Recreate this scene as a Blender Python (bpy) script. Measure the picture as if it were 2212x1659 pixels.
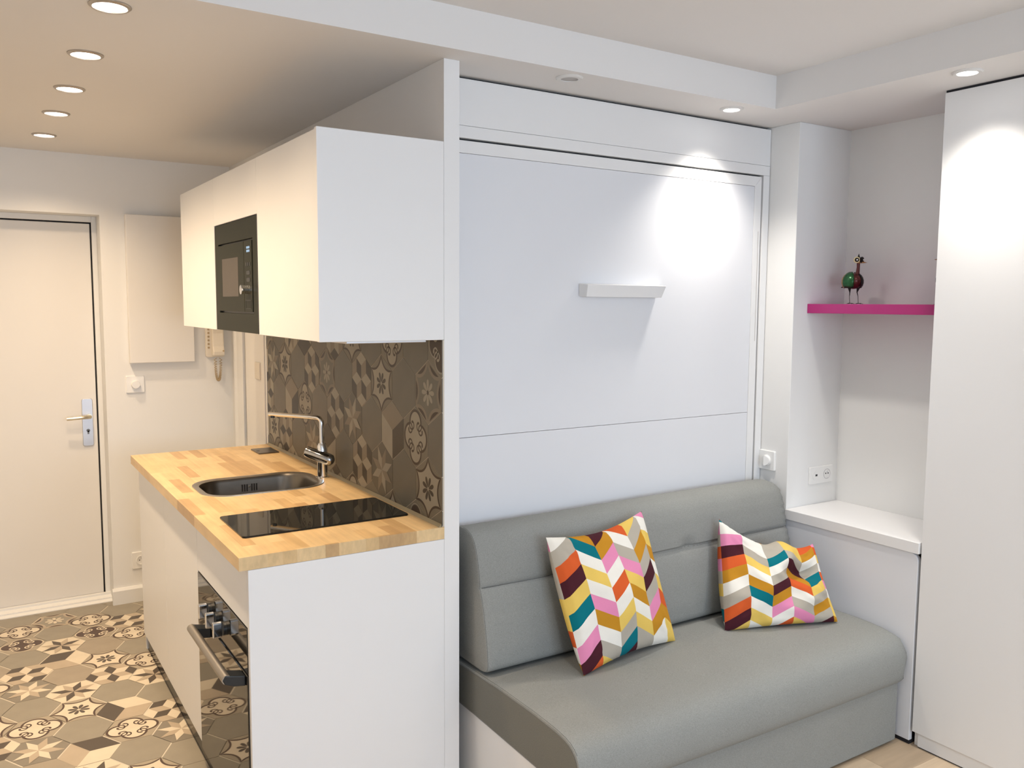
import bpy, bmesh, math, random
from mathutils import Vector, Matrix, noise
PI = math.pi
S = bpy.context.scene
for o in list(bpy.data.objects): bpy.data.objects.remove(o)
C = S.collection

# ------------------------------------------------------------------ camera
f_px, yaw, pitch, roll, H = 1839.3762, 0.5675, 0.0944, 0.0063, 1.6031
fw = Vector((math.sin(yaw)*math.cos(pitch), math.cos(yaw)*math.cos(pitch), -math.sin(pitch)))
rt = Vector((math.cos(yaw), -math.sin(yaw), 0)); up = rt.cross(fw)
rt, up = math.cos(roll)*rt + math.sin(roll)*up, -math.sin(roll)*rt + math.cos(roll)*up
cam = bpy.data.cameras.new('camera'); co = bpy.data.objects.new('camera', cam); C.objects.link(co)
cam.sensor_width = 36; cam.lens = f_px/2212*36; cam.clip_start = 0.02
co.matrix_world = Matrix(((rt.x, up.x, -fw.x, 0), (rt.y, up.y, -fw.y, 0), (rt.z, up.z, -fw.z, H), (0, 0, 0, 1)))
S.camera = co

# ------------------------------------------------------------------ world, lights, exposure
W = bpy.data.worlds.new('world'); S.world = W; W.use_nodes = True
W.node_tree.nodes['Background'].inputs[0].default_value = (0.75, 0.86, 1, 1)
W.node_tree.nodes['Background'].inputs[1].default_value = 1.0
S.view_settings.view_transform = 'Standard'; S.view_settings.look = 'None'
S.view_settings.gamma = 1; S.view_settings.use_curve_mapping = False
S.view_settings.exposure = 0.06

def area(name, loc, rot, sx, sy, power, col):
    l = bpy.data.lights.new(name, 'AREA'); l.shape = 'RECTANGLE'; l.size = sx; l.size_y = sy; l.energy = power; l.color = col
    o = bpy.data.objects.new(name, l); C.objects.link(o); o.location = loc; o.rotation_euler = rot; return o
def spot(name, x, y, z, power, col, angle=110, blend=0.9, r=0.03):
    l = bpy.data.lights.new(name, 'SPOT'); l.energy = power; l.color = col; l.spot_size = math.radians(angle)
    l.spot_blend = blend; l.shadow_soft_size = r
    o = bpy.data.objects.new(name, l); C.objects.link(o); o.location = (x, y, z); return o
WARM = (1.0, 0.75, 0.49); NEUT = (1.0, 0.93, 0.84)
ZS, ZC = 2.3335, 2.454                # soffit / kitchen ceiling, raised room ceiling
KITCHEN_LIGHTS = [(0.332, 2.391), (0.330, 2.891), (0.331, 3.377), (0.326, 3.842), (0.320, 4.370)]
SOFFIT_LIGHTS = [(2.446, 2.320), (2.672, 1.552)]
UNSEEN_FILL_LIGHTS = [(2.672, 0.60), (2.672, -0.40), (2.672, -1.4)]
area('daylight', (1.0, -2.75, 1.55), (PI/2, 0, 0), 2.6, 1.5, 86, (0.68, 0.82, 1.0))
for (x, y) in KITCHEN_LIGHTS: spot('kitchen_spot', x, y, ZS-0.012, 45, WARM, 140, 1.0)
spot('soffit_spot', 2.446, 2.320, ZS-0.012, 50, NEUT, 108, 1.0, 0.045)
spot('soffit_spot', 2.672, 1.552, ZS-0.012, 38, NEUT, 112, 1.0, 0.045)
for (x, y) in UNSEEN_FILL_LIGHTS: spot('soffit_spot', x, y, ZS-0.012, 34, NEUT, 122, 1.0, 0.03)  # assumed soffit lamps out of view, added as fill light
for (x, y) in [(0.9, 0.9), (0.9, -0.8), (-0.5, 0.3)]: spot('room_fill_spot', x, y, ZC-0.012, 32, NEUT, 150, 1.0)  # unseen ceiling lamps near the camera, added to fill the main room

# ------------------------------------------------------------------ materials
def mat(name, col, rough=0.5, metal=0.0, var=0.03, scale=8, bump=0.0, bscale=200, spec=0.5, coat=0.0, emit=None, estr=1):
    m = bpy.data.materials.new(name); m.use_nodes = True; nt = m.node_tree; b = nt.nodes['Principled BSDF']
    b.inputs['Roughness'].default_value = rough; b.inputs['Metallic'].default_value = metal
    b.inputs['Specular IOR Level'].default_value = spec; b.inputs['Coat Weight'].default_value = coat
    b.inputs['Base Color'].default_value = (*col, 1)
    tc = nt.nodes.new('ShaderNodeTexCoord')
    if var:
        n = nt.nodes.new('ShaderNodeTexNoise'); n.inputs['Scale'].default_value = scale; n.inputs['Detail'].default_value = 4
        nt.links.new(tc.outputs['Object'], n.inputs['Vector'])
        mr = nt.nodes.new('ShaderNodeMapRange'); mr.inputs[3].default_value = 1-var; mr.inputs[4].default_value = 1+var
        nt.links.new(n.outputs[0], mr.inputs[0])
        mx = nt.nodes.new('ShaderNodeVectorMath'); mx.operation = 'SCALE'; mx.inputs[0].default_value = col
        nt.links.new(mr.outputs[0], mx.inputs['Scale']); nt.links.new(mx.outputs[0], b.inputs['Base Color'])
    if bump:
        n2 = nt.nodes.new('ShaderNodeTexNoise'); n2.inputs['Scale'].default_value = bscale; n2.inputs['Detail'].default_value = 3
        nt.links.new(tc.outputs['Object'], n2.inputs['Vector'])
        bp = nt.nodes.new('ShaderNodeBump'); bp.inputs['Strength'].default_value = bump; bp.inputs['Distance'].default_value = 0.001
        nt.links.new(n2.outputs[0], bp.inputs['Height']); nt.links.new(bp.outputs[0], b.inputs['Normal'])
    if emit:
        b.inputs['Emission Color'].default_value = (*emit, 1); b.inputs['Emission Strength'].default_value = estr
    return m
M = {}
M['wall'] = mat('wall_paint', (0.80, 0.80, 0.79), 0.7, var=0.012, scale=3, bump=0.15, bscale=250)
M['ceiling'] = mat('ceiling_paint', (0.76, 0.745, 0.73), 0.85, var=0.012, scale=2)
M['lacquer'] = mat('white_lacquer', (0.80, 0.80, 0.80), 0.38, var=0.006)
M['lacquer_blue'] = mat('bed_panel_laminate', (0.74, 0.755, 0.79), 0.36, var=0.01, scale=2)
M['white'] = mat('white_plastic', (0.82, 0.82, 0.81), 0.35, var=0.0)
M['ivory'] = mat('ivory_plastic', (0.76, 0.70, 0.60), 0.4, var=0.0)
M['door'] = mat('door_paint', (0.78, 0.76, 0.73), 0.5, var=0.012, scale=3)
M['gap'] = mat('dark_gap', (0.012, 0.012, 0.016), 0.8, var=0.0)
M['black'] = mat('black_plastic', (0.012, 0.015, 0.018), 0.35, var=0.0)
M['glass_black'] = mat('black_glass', (0.008, 0.009, 0.008), 0.02, var=0.0, spec=0.28)
M['oven_glass'] = mat('oven_glass', (0.012, 0.011, 0.009), 0.03, var=0.0, spec=0.75)
M['plinth'] = mat('plinth_black', (0.010, 0.010, 0.010), 0.12, var=0.0, spec=0.12)
M['chrome'] = mat('chrome', (0.80, 0.82, 0.85), 0.10, 1.0, var=0.0)
M['chrome_dark'] = mat('chrome_dark', (0.42, 0.43, 0.44), 0.12, 1.0, var=0.0)
M['steel'] = mat('brushed_steel', (0.50, 0.47, 0.43), 0.28, 1.0, var=0.08, scale=40)
M['steel_dark'] = mat('bowl_steel', (0.17, 0.155, 0.135), 0.30, 1.0, var=0.08, scale=40)
M['alu'] = mat('satin_aluminium', (0.60, 0.60, 0.62), 0.42, 1.0, var=0.03)
M['brass'] = mat('satin_nickel', (0.72, 0.66, 0.52), 0.28, 1.0, var=0.0)
M['oven_bar'] = mat('anodised_bar', (0.36, 0.33, 0.29), 0.38, 0.9, var=0.02)
M['micro'] = mat('microwave_enamel', (0.018, 0.020, 0.013), 0.5, 0.0, var=0.02, spec=0.2)
M['micro_win'] = mat('microwave_window', (0.075, 0.063, 0.052), 0.45, var=0.03)
M['display'] = mat('display', (0.1, 0.2, 0.3), 0.5, var=0, emit=(0.45, 0.6, 0.85), estr=0.6)
M['pink'] = mat('magenta_lacquer', (0.36, 0.017, 0.145), 0.35, var=0.02)
M['cord'] = mat('cord_beige', (0.45, 0.34, 0.20), 0.5, var=0)
M['silicone'] = mat('silicone', (0.32, 0.26, 0.15), 0.4, var=0.1)
M['grout'] = mat('grout', (0.62, 0.56, 0.46), 0.9, var=0.05, scale=40)
M['led_warm'] = mat('lamp_glow_warm', (1, 1, 1), 0.5, var=0, emit=(1, 0.90, 0.80), estr=9)
M['led'] = mat('lamp_glow', (1, 1, 1), 0.5, var=0, emit=(1, 0.98, 0.95), estr=9)
M['led_off'] = mat('lamp_off', (0.38, 0.35, 0.33), 0.3, var=0.02)
M['ring'] = mat('lamp_ring', (0.42, 0.38, 0.34), 0.35, 0.6, var=0)
M['ring_white'] = mat('lamp_ring_white', (0.70, 0.69, 0.67), 0.35, 0.0, var=0)

def fabric(name, col):
    m = mat(name, col, 0.92, var=0.06, scale=5, spec=0.2)
    nt = m.node_tree; b = nt.nodes['Principled BSDF']; tc = [n for n in nt.nodes if n.type == 'TEX_COORD'][0]
    n = nt.nodes.new('ShaderNodeTexNoise'); n.inputs['Scale'].default_value = 420; n.inputs['Detail'].default_value = 2
    nt.links.new(tc.outputs['Object'], n.inputs['Vector'])
    src = b.inputs['Base Color'].links[0].from_socket
    mr = nt.nodes.new('ShaderNodeMapRange'); mr.inputs[1].default_value = 0.3; mr.inputs[2].default_value = 0.7
    mr.inputs[3].default_value = 0.86; mr.inputs[4].default_value = 1.14
    nt.links.new(n.outputs[0], mr.inputs[0])
    sc = nt.nodes.new('ShaderNodeVectorMath'); sc.operation = 'SCALE'
    nt.links.new(src, sc.inputs[0]); nt.links.new(mr.outputs[0], sc.inputs['Scale']); nt.links.new(sc.outputs[0], b.inputs['Base Color'])
    bp = nt.nodes.new('ShaderNodeBump'); bp.inputs['Strength'].default_value = 0.25; bp.inputs['Distance'].default_value = 0.0008
    nt.links.new(n.outputs[0], bp.inputs['Height']); nt.links.new(bp.outputs[0], b.inputs['Normal'])
    return m
M['fabric'] = fabric('sofa_fabric', (0.262, 0.270, 0.258))
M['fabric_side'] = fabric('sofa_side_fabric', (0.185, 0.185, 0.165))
M['seam'] = mat('seam_thread', (0.10, 0.10, 0.095), 0.9, var=0)

def butcher():
    m = bpy.data.materials.new('beech_block'); m.use_nodes = True; nt = m.node_tree; b = nt.nodes['Principled BSDF']; N = nt.nodes.new; L = nt.links.new
    b.inputs['Roughness'].default_value = 0.38
    tc = N('ShaderNodeTexCoord'); sep = N('ShaderNodeSeparateXYZ'); L(tc.outputs['Object'], sep.inputs[0])
    cmb = N('ShaderNodeCombineXYZ'); L(sep.outputs['Y'], cmb.inputs['X']); L(sep.outputs['X'], cmb.inputs['Y'])
    br = N('ShaderNodeTexBrick'); L(cmb.outputs[0], br.inputs['Vector'])
    br.offset = 0.37; br.offset_frequency = 2; br.squash = 1
    br.inputs['Color1'].default_value = (0, 0, 0, 1); br.inputs['Color2'].default_value = (1, 1, 1, 1); br.inputs['Mortar'].default_value = (0.5, 0.5, 0.5, 1)
    br.inputs['Scale'].default_value = 1; br.inputs['Mortar Size'].default_value = 0.0; br.inputs['Bias'].default_value = 0
    br.inputs['Brick Width'].default_value = 0.27; br.inputs['Row Height'].default_value = 0.042
    rp = N('ShaderNodeValToRGB'); L(br.outputs['Color'], rp.inputs[0]); e = rp.color_ramp.elements
    e[0].color = (0.46, 0.29, 0.14, 1); e[1].color = (0.70, 0.51, 0.275, 1)
    x = e.new(0.45); x.color = (0.66, 0.465, 0.24, 1)
    x = e.new(0.2); x.color = (0.60, 0.41, 0.20, 1)
    mp = N('ShaderNodeMapping'); mp.inputs['Scale'].default_value = (90, 5, 40); L(tc.outputs['Object'], mp.inputs[0])
    n = N('ShaderNodeTexNoise'); n.inputs['Scale'].default_value = 1; n.inputs['Detail'].default_value = 5; L(mp.outputs[0], n.inputs['Vector'])
    n2 = N('ShaderNodeTexNoise'); n2.inputs['Scale'].default_value = 9; n2.inputs['Detail'].default_value = 3; L(tc.outputs['Object'], n2.inputs['Vector'])
    ad = N('ShaderNodeMath'); L(n.outputs[0], ad.inputs[0]); L(n2.outputs[0], ad.inputs[1])
    mr = N('ShaderNodeMapRange'); mr.inputs[1].default_value = 0.7; mr.inputs[2].default_value = 1.3; mr.inputs[3].default_value = 0.86; mr.inputs[4].default_value = 1.12; L(ad.outputs[0], mr.inputs[0])
    sc = N('ShaderNodeVectorMath'); sc.operation = 'SCALE'; L(rp.outputs[0], sc.inputs[0]); L(mr.outputs[0], sc.inputs['Scale']); L(sc.outputs[0], b.inputs['Base Color'])
    return m
M['beech'] = butcher()
def plankmat(name, c):
    m = mat(name, c, 0.45, var=0.0); nt = m.node_tree; b = nt.nodes['Principled BSDF']; N = nt.nodes.new; L = nt.links.new
    tc = [n for n in nt.nodes if n.type == 'TEX_COORD'][0]
    mp = N('ShaderNodeMapping'); mp.inputs['Scale'].default_value = (3, 40, 3); L(tc.outputs['Object'], mp.inputs[0])
    n = N('ShaderNodeTexNoise'); n.inputs['Scale'].default_value = 1; n.inputs['Detail'].default_value = 6; L(mp.outputs[0], n.inputs['Vector'])
    mr = N('ShaderNodeMapRange'); mr.inputs[3].default_value = 0.75; mr.inputs[4].default_value = 1.25; L(n.outputs[0], mr.inputs[0])
    sc = N('ShaderNodeVectorMath'); sc.operation = 'SCALE'; sc.inputs[0].default_value = c; L(mr.outputs[0], sc.inputs['Scale']); L(sc.outputs[0], b.inputs['Base Color'])
    return m
PLK = [plankmat('oak_plank', (0.50, 0.38, 0.26)), plankmat('oak_plank_pale', (0.60, 0.47, 0.33)), plankmat('oak_plank_grey', (0.42, 0.32, 0.22))]

# ------------------------------------------------------------------ helpers
class MB:
    def __init__(s): s.v = []; s.f = []; s.m = []
    def face(s, pts, mi=0):
        n = len(s.v); s.v += [tuple(p) for p in pts]; s.f.append(tuple(range(n, n+len(pts)))); s.m.append(mi)
    def box(s, x0, x1, y0, y1, z0, z1, mi=0):
        n = len(s.v); s.v += [(x0,y0,z0),(x1,y0,z0),(x1,y1,z0),(x0,y1,z0),(x0,y0,z1),(x1,y0,z1),(x1,y1,z1),(x0,y1,z1)]
        for q in ((0,3,2,1),(4,5,6,7),(0,1,5,4),(1,2,6,5),(2,3,7,6),(3,0,4,7)): s.f.append(tuple(n+i for i in q)); s.m.append(mi)
        return s
    def prism(s, poly, ax, a0, a1, mi=0):
        # poly = 2D points in the two remaining axes (in xyz order), extruded along ax
        def P(p, a): return {'x': (a, p[0], p[1]), 'y': (p[0], a, p[1]), 'z': (p[0], p[1], a)}[ax]
        n = len(s.v); k = len(poly); s.v += [P(p, a0) for p in poly] + [P(p, a1) for p in poly]
        s.f.append(tuple(n+i for i in range(k))[::-1]); s.m.append(mi); s.f.append(tuple(n+k+i for i in range(k))); s.m.append(mi)
        for i in range(k): j = (i+1) % k; s.f.append((n+i, n+j, n+k+j, n+k+i)); s.m.append(mi)
        return s
    def rings(s, rings, mi=0, cap0=True, cap1=True, closed=True):
        n = len(s.v); k = len(rings[0])
        for r in rings: s.v += [tuple(p) for p in r]
        for a in range(len(rings)-1):
            for i in range(k if closed else k-1):
                j = (i+1) % k; s.f.append((n+a*k+i, n+a*k+j, n+(a+1)*k+j, n+(a+1)*k+i)); s.m.append(mi)
        if cap0: s.f.append(tuple(n+i for i in range(k))[::-1]); s.m.append(mi)
        if cap1: s.f.append(tuple(n+(len(rings)-1)*k+i for i in range(k))); s.m.append(mi)
        return s
    def lathe(s, c, axis, prof, seg=24, mi=0, cap0=True, cap1=True):
        c = Vector(c); a = Vector(axis).normalized(); t = a.orthogonal().normalized(); b = a.cross(t)
        s.rings([[c + a*h + (t*math.cos(2*PI*i/seg) + b*math.sin(2*PI*i/seg))*max(r, 1e-5) for i in range(seg)] for (r, h) in prof], mi, cap0, cap1); return s
    def tube(s, pts, r, seg=10, mi=0, sq=1.0):
        pts = [Vector(p) for p in pts]; rr = r if isinstance(r, (list, tuple)) else [r]*len(pts)
        t = (pts[1]-pts[0]).normalized(); nrm = t.orthogonal().normalized(); R_ = []
        for i, p in enumerate(pts):
            t2 = (pts[min(i+1, len(pts)-1)] - pts[max(i-1, 0)]).normalized()
            nrm = (nrm - t2*nrm.dot(t2)).normalized(); b = t2.cross(nrm)
            R_.append([p + (nrm*math.cos(2*PI*k/seg) + b*math.sin(2*PI*k/seg)*sq)*rr[i] for k in range(seg)])
        s.rings(R_, mi); return s
    def ellip(s, c, r, seg=16, ring=10, mi=0, tilt=None):
        c = Vector(c); T = tilt or Matrix.Identity(3)
        s.rings([[c + T @ Vector((r[0]*math.sin(th)*math.cos(2*PI*i/seg), r[1]*math.sin(th)*math.sin(2*PI*i/seg), r[2]*math.cos(th))) for i in range(seg)]
                 for th in [PI*(k+0.02 if k == 0 else (k-0.02 if k == ring else k))/ring for k in range(ring+1)]], mi); return s
    def build(s, name, mats, parent=None, smooth=False, bevel=0.0, seg=2, origin=None, weld=False, fix=True):
        mats = mats if isinstance(mats, (list, tuple)) else [mats]
        me = bpy.data.meshes.new(name)
        vs = [Vector(v) for v in s.v]
        lo = Vector([min(v[i] for v in vs) for i in range(3)]); hi = Vector([max(v[i] for v in vs) for i in range(3)])
        if origin is None: org = (lo+hi)/2; org.z = lo.z if parent is None else org.z
        else: org = Vector(origin)
        me.from_pydata([v-org for v in vs], [], s.f)
        for mm in mats: me.materials.append(mm)
        for i, p in enumerate(me.polygons): p.material_index = s.m[i]
        if weld or fix:
            bm = bmesh.new(); bm.from_mesh(me)
            if weld: bmesh.ops.remove_doubles(bm, verts=bm.verts, dist=1e-5)
            if fix: bmesh.ops.recalc_face_normals(bm, faces=bm.faces)
            bm.to_mesh(me); bm.free()
        if smooth:
            for p in me.polygons: p.use_smooth = True
            me.set_sharp_from_angle(angle=math.radians(40)) if hasattr(me, 'set_sharp_from_angle') else None
        o = bpy.data.objects.new(name, me); C.objects.link(o)
        if parent is not None:
            o.parent = parent; o.location = org - wloc(parent)
        else: o.location = org
        if bevel:
            b = o.modifiers.new('bevel', 'BEVEL'); b.width = bevel; b.segments = seg; b.limit_method = 'ANGLE'; b.angle_limit = math.radians(40)
        return o
def wloc(o):
    l = Vector(o.location)
    while o.parent: o = o.parent; l += o.location
    return l
def tag(o, label, cat, group=None):
    o['label'] = label; o['category'] = cat
    if group: o['group'] = group
    return o
def thing(name, label, cat, loc, group=None):
    o = bpy.data.objects.new(name, None); C.objects.link(o); o.location = loc; o.empty_display_size = 0.05
    return tag(o, label, cat, group)
def struct(o): o['kind'] = 'structure'; return o
def lab(o, l): o['label'] = l; return o
def B(*a): return MB().box(*a)
def copy_tree(o, parent=None):
    c = o.copy(); C.objects.link(c)
    if parent: c.parent = parent
    for ch in list(o.children): copy_tree(ch, c)
    return c
def rrect(x0, x1, y0, y1, r, seg=8):
    P = []
    for (cx, cy, a0) in ((x1-r, y1-r, 0), (x0+r, y1-r, PI/2), (x0+r, y0+r, PI), (x1-r, y0+r, 1.5*PI)):
        for i in range(seg+1): a = a0 + PI/2*i/seg; P.append((cx+r*math.cos(a), cy+r*math.sin(a)))
    return P

# ------------------------------------------------------------------ layout constants
XP, XW = 1.2285, 1.2365        # tiled face of partition, its plaster face
X1 = 1.290                     # room side of partition
Y0 = 2.3308                    # near end of partition / cabinets
YB = 2.469                     # bed front plane
XB = 2.8413                    # right end of bed niche
YN = 2.325                     # pillar face / niche left side
XN = 3.1634                    # niche back
YW = 1.723                     # wardrobe end
YD = 4.967; YK = 4.83          # door plane, hall wall plane
YS, XS = 2.2322, 2.5852        # soffit edges

# ------------------------------------------------------------------ room shell
floor = struct(B(-1.45, 3.35, -2.75, 5.1, -0.12, -0.0012).build('floor', M['grout']))
struct(B(-1.45, XS, -2.75, YS, ZC, ZC+0.1).build('ceiling', M['ceiling']))
struct(B(-1.45, 3.35, YS, 5.1, ZS, ZC+0.1).build('ceiling', M['ceiling']))
struct(B(XS, 3.35, -2.75, YS, ZS, ZC+0.1).build('ceiling', M['ceiling']))
wm = struct(B(XW, X1, Y0, 4.19, -0.005, ZS).build('wall_middle', M['lacquer'], bevel=0.0008))
struct(B(1.2385, 1.36, 4.19, 5.1, -0.005, ZS).build('wall_hall_right', M['wall']))
wb = MB(); wb.box(0.585, 1.2385, YK, 5.1, -0.005, ZS); wb.box(-0.60, 0.585, YK, 5.1, 2.038, ZS); wb.box(-0.60, -0.33, YK, 5.1, -0.005, 2.038)
struct(wb.build('wall_hall_end', M['wall']))
struct(B(-0.60, -0.45, 2.33, YK, -0.005, ZS).build('wall_hall_left', M['wall']))
struct(B(-1.45, -0.60, 2.33, 2.45, -0.005, ZS).build('wall_front_left', M['wall']))
struct(B(-1.45, -1.33, -2.75, 2.33, -0.005, ZC).build('wall_left', M['wall']))
wr = MB(); wr.box(XN, 3.35, -2.75, YN, -0.005, ZS)
struct(wr.build('wall_right', M['wall']))
struct(B(XB, 3.35, YN, 2.9, -0.005, ZS).build('wall_niche_left', M['wall'], bevel=0.002))
struct(B(X1, XB, 2.80, 2.9, -0.005, ZS).build('wall_bed_recess', M['wall']))
wk = MB(); wk.box(-1.33, -0.3, -2.75, -2.6, -0.005, ZC); wk.box(2.3, XN, -2.75, -2.6, -0.005, ZC); wk.box(-0.3, 2.3, -2.75, -2.6, -0.005, 0.8); wk.box(-0.3, 2.3, -2.75, -2.6, 2.3, ZC)
struct(wk.build('wall_back', M['wall']))
wf = MB()
for a in ((-0.3, -0.25, 0.8, 2.3), (2.25, 2.3, 0.8, 2.3), (0.97, 1.03, 0.85, 2.25), (-0.25, 2.25, 0.8, 0.85), (-0.25, 2.25, 2.25, 2.3)): wf.box(a[0], a[1], -2.70, -2.64, a[2], a[3])
struct(wf.build('window_1', M['white']))
# baseboard of hall end wall
bb = MB(); bb.prism([(YK-0.022, 0), (YK, 0), (YK, 0.085), (YK-0.012, 0.085), (YK-0.022, 0.073)], 'x', 0.577, 1.2385)
struct(bb.build('baseboard_hall', M['wall']))
struct(B(-0.45, -0.434, 2.33, YK, 0, 0.085).build('baseboard_left', M['wall']))

# oak boards of the main room: parts of the floor
rnd = random.Random(4)
y = Y0-0.006; row = 0
while y > -2.6:
    y1 = y-0.139; x = -1.33 - rnd.random()*0.9
    while x < 3.16:
        xx = x+1.2; a, b = max(x, -1.33), min(xx-0.0015, 3.16)
        if b-a > 0.02: B(a, b, max(y1, -2.6)+0.0015, y, -0.003, -0.0003).build('floorboard', PLK[rnd.randrange(3)], floor, fix=False)
        x = xx
    y = y1; row += 1

# ------------------------------------------------------------------ hexagonal patterned tiles
TC = {'cream': (0.69, 0.60, 0.46), 'mid': (0.46, 0.375, 0.275), 'plain': (0.295, 0.262, 0.205), 'plain2': (0.345, 0.29, 0.22), 'grey': (0.235, 0.205, 0.16),
      'dark': (0.085, 0.065, 0.048), 'line': (0.075, 0.042, 0.028), 'beige': (0.37, 0.315, 0.235)}
TK = list(TC); TM = [mat('tile_'+k, TC[k], 0.42, var=0.12, scale=14) for k in TK]
TM_SHADED = [mat('shaded_wall_tile_'+k, (TC[k][0]*0.41, TC[k][1]*0.43, TC[k][2]*0.44), 0.45, var=0.12, scale=14) for k in TK]  # floor tile colours darkened: shade under the upper cabinets put into the colour
def hexv(r=1.0): return [(r*math.cos(PI/2+PI/3*k), r*math.sin(PI/2+PI/3*k)) for k in range(6)]
def clip(poly, n, d):
    out = []; k = len(poly)
    for i in range(k):
        a, b = poly[i], poly[(i+1) % k]; da = a[0]*n[0]+a[1]*n[1]-d; db = b[0]*n[0]+b[1]*n[1]-d
        if da <= 0: out.append(a)
        if (da < 0 < db) or (db < 0 < da): t = da/(da-db); out.append((a[0]+(b[0]-a[0])*t, a[1]+(b[1]-a[1])*t))
    return out
def stroke(pts, w, closed=False):
    Q = []; n = len(pts); L_, R_ = [], []
    for i, p in enumerate(pts):
        a = pts[(i-1) % n] if (closed or i > 0) else p; b = pts[(i+1) % n] if (closed or i < n-1) else p
        dx, dy = b[0]-a[0], b[1]-a[1]; l = math.hypot(dx, dy) or 1; ww = w[i] if isinstance(w, list) else w
        L_.append((p[0]-dy/l*ww/2, p[1]+dx/l*ww/2)); R_.append((p[0]+dy/l*ww/2, p[1]-dx/l*ww/2))
    for i in range(n if closed else n-1): j = (i+1) % n; Q.append([R_[i], R_[j], L_[j], L_[i]])
    return Q
def bez(a, c, b, n=8): return [((1-t)**2*a[0]+2*t*(1-t)*c[0]+t*t*b[0], (1-t)**2*a[1]+2*t*(1-t)*c[1]+t*t*b[1]) for t in [i/n for i in range(n+1)]]
def petals(cx, cy, L_, wd, n=8, off=0.0, r0=0.05):
    out = []
    for k in range(n):
        a = off + 2*PI*k/n; c, s = math.cos(a), math.sin(a); P = []
        for t in range(12):
            ph = 2*PI*t/12; u = r0+(L_-r0)*(0.5-0.5*math.cos(ph)); v = wd*math.sin(ph)*(0.35+0.65*(u/L_))
            P.append((cx+u*c-v*s, cy+u*s+v*c))
        out.append(P)
    return out
def tile_design(kind, k=0):
    """layers of (colour, polygons) over the tile body"""
    V = hexv(); L_ = []
    if kind == 'P': return 'plain', L_
    if kind == 'P2': return 'plain2', L_
    if kind in ('A', 'A2'):
        loop = []; out = []
        for i in range(6):
            a, b = V[i], V[(i+1) % 6]; a = (a[0]*0.95, a[1]*0.95); b = (b[0]*0.95, b[1]*0.95)
            seg_ = bez(a, ((a[0]+b[0])*0.27, (a[1]+b[1])*0.27), b, 10); loop += seg_[:-1]
            e0 = (a[0]*0.86+b[0]*0.14, a[1]*0.86+b[1]*0.14); e1 = (b[0]*0.86+a[0]*0.14, b[1]*0.86+a[1]*0.14)
            out.append([e0] + bez(e0, ((a[0]+b[0])*0.35, (a[1]+b[1])*0.35), e1, 8) + [e1])
        if kind == 'A':
            L_.append(('cream', [loop])); L_.append(('line', stroke(loop, 0.075, True)))
            L_.append(('dark', petals(0, 0, 0.40, 0.095, 8, PI/8)))
            return 'beige', L_
        L_.append(('plain', [loop])); L_.append(('line', out)); L_.append(('mid', stroke(loop, 0.085, True)))
        L_.append(('cream', petals(0, 0, 0.42, 0.10, 8, 0))); L_.append(('line', [[(0.06*math.cos(t*PI/4), 0.08*math.sin(t*PI/4)) for t in range(8)]]))
        return 'mid', L_
    if kind in ('Q', 'Q2'):
        cs = [(0, 0.45, 0.37), (0, -0.45, 0.37), (0.35, 0, 0.39), (-0.35, 0, 0.39)]
        loop = []; sp = []
        for i in range(88):
            a = 2*PI*i/88; dx, dy = math.cos(a), math.sin(a); best = 0
            for (x, y, r) in cs:
                b = dx*x+dy*y; q = b*b-(x*x+y*y-r*r)
                if q > 0: best = max(best, b+math.sqrt(q))
            loop.append((dx*best, dy*best))
        ol = [(p[0]*1.05, p[1]*1.05) for p in loop]
        na = min(range(1, 22), key=lambda i: math.hypot(*loop[i]))
        for sx in (1, -1):
            for sy in (1, -1):
                P = Vector((abs(ol[na][0])*sx, abs(ol[na][1])*sy)); iw = -P.normalized(); pp = Vector((-iw.y, iw.x))
                for q_ in (1, -1):
                    Cc = P + iw*0.13 + pp*0.115*q_; d = P-Cc; a0 = math.atan2(d.y, d.x); r0 = d.length
                    sg = 1 if (-d.y*iw.x+d.x*iw.y) > 0 else -1
                    cv = [(Cc.x+(r0*(1-t)**0.75+0.035)*math.cos(a0+sg*t*5.6), Cc.y+(r0*(1-t)**0.75+0.035)*math.sin(a0+sg*t*5.6)) for t in [k_/18*0.93 for k_ in range(19)]]
                    sp += stroke(cv, [0.055]*13+[0.065, 0.075, 0.085, 0.085, 0.085, 0.07])
        if kind == 'Q': L_.append(('cream', [loop])); L_.append(('line', stroke(ol, 0.085, True))); L_.append(('line', sp)); return 'beige', L_
        L_.append(('line', [loop])); L_.append(('cream', stroke(ol, 0.035, True))); L_.append(('cream', sp)); return 'beige', L_
    if kind in ('R', 'R2'):
        bg = 'grey' if kind == 'R' else 'cream'; ca, cb = ('cream', 'mid') if kind == 'R' else ('dark', 'mid')
        for i in range(8):
            a = PI/8+PI/4*i; T = 0.87
            l1 = a-PI/8; l2 = a+PI/8; m1 = 0.42
            poly = [(0, 0), (m1*math.cos(l1), m1*math.sin(l1)), (T*math.cos(a), T*math.sin(a)), (m1*math.cos(l2), m1*math.sin(l2))]
            L_.append((ca if (i+k) % 2 else cb, [poly]))
        return bg, L_
    if kind == 'D':
        if not isinstance(k, tuple): k = (k % 2, ('DCM', 'CMD', 'MDC')[k // 2])
        for i in range(3):
            a, b, c = V[(2*i+k[0]) % 6], V[(2*i+1+k[0]) % 6], V[(2*i+2+k[0]) % 6]; L_.append(({'D': 'dark', 'C': 'cream', 'M': 'mid'}[k[1][i]], [[(0, 0), a, b, c]]))
        return 'mid', L_
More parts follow.
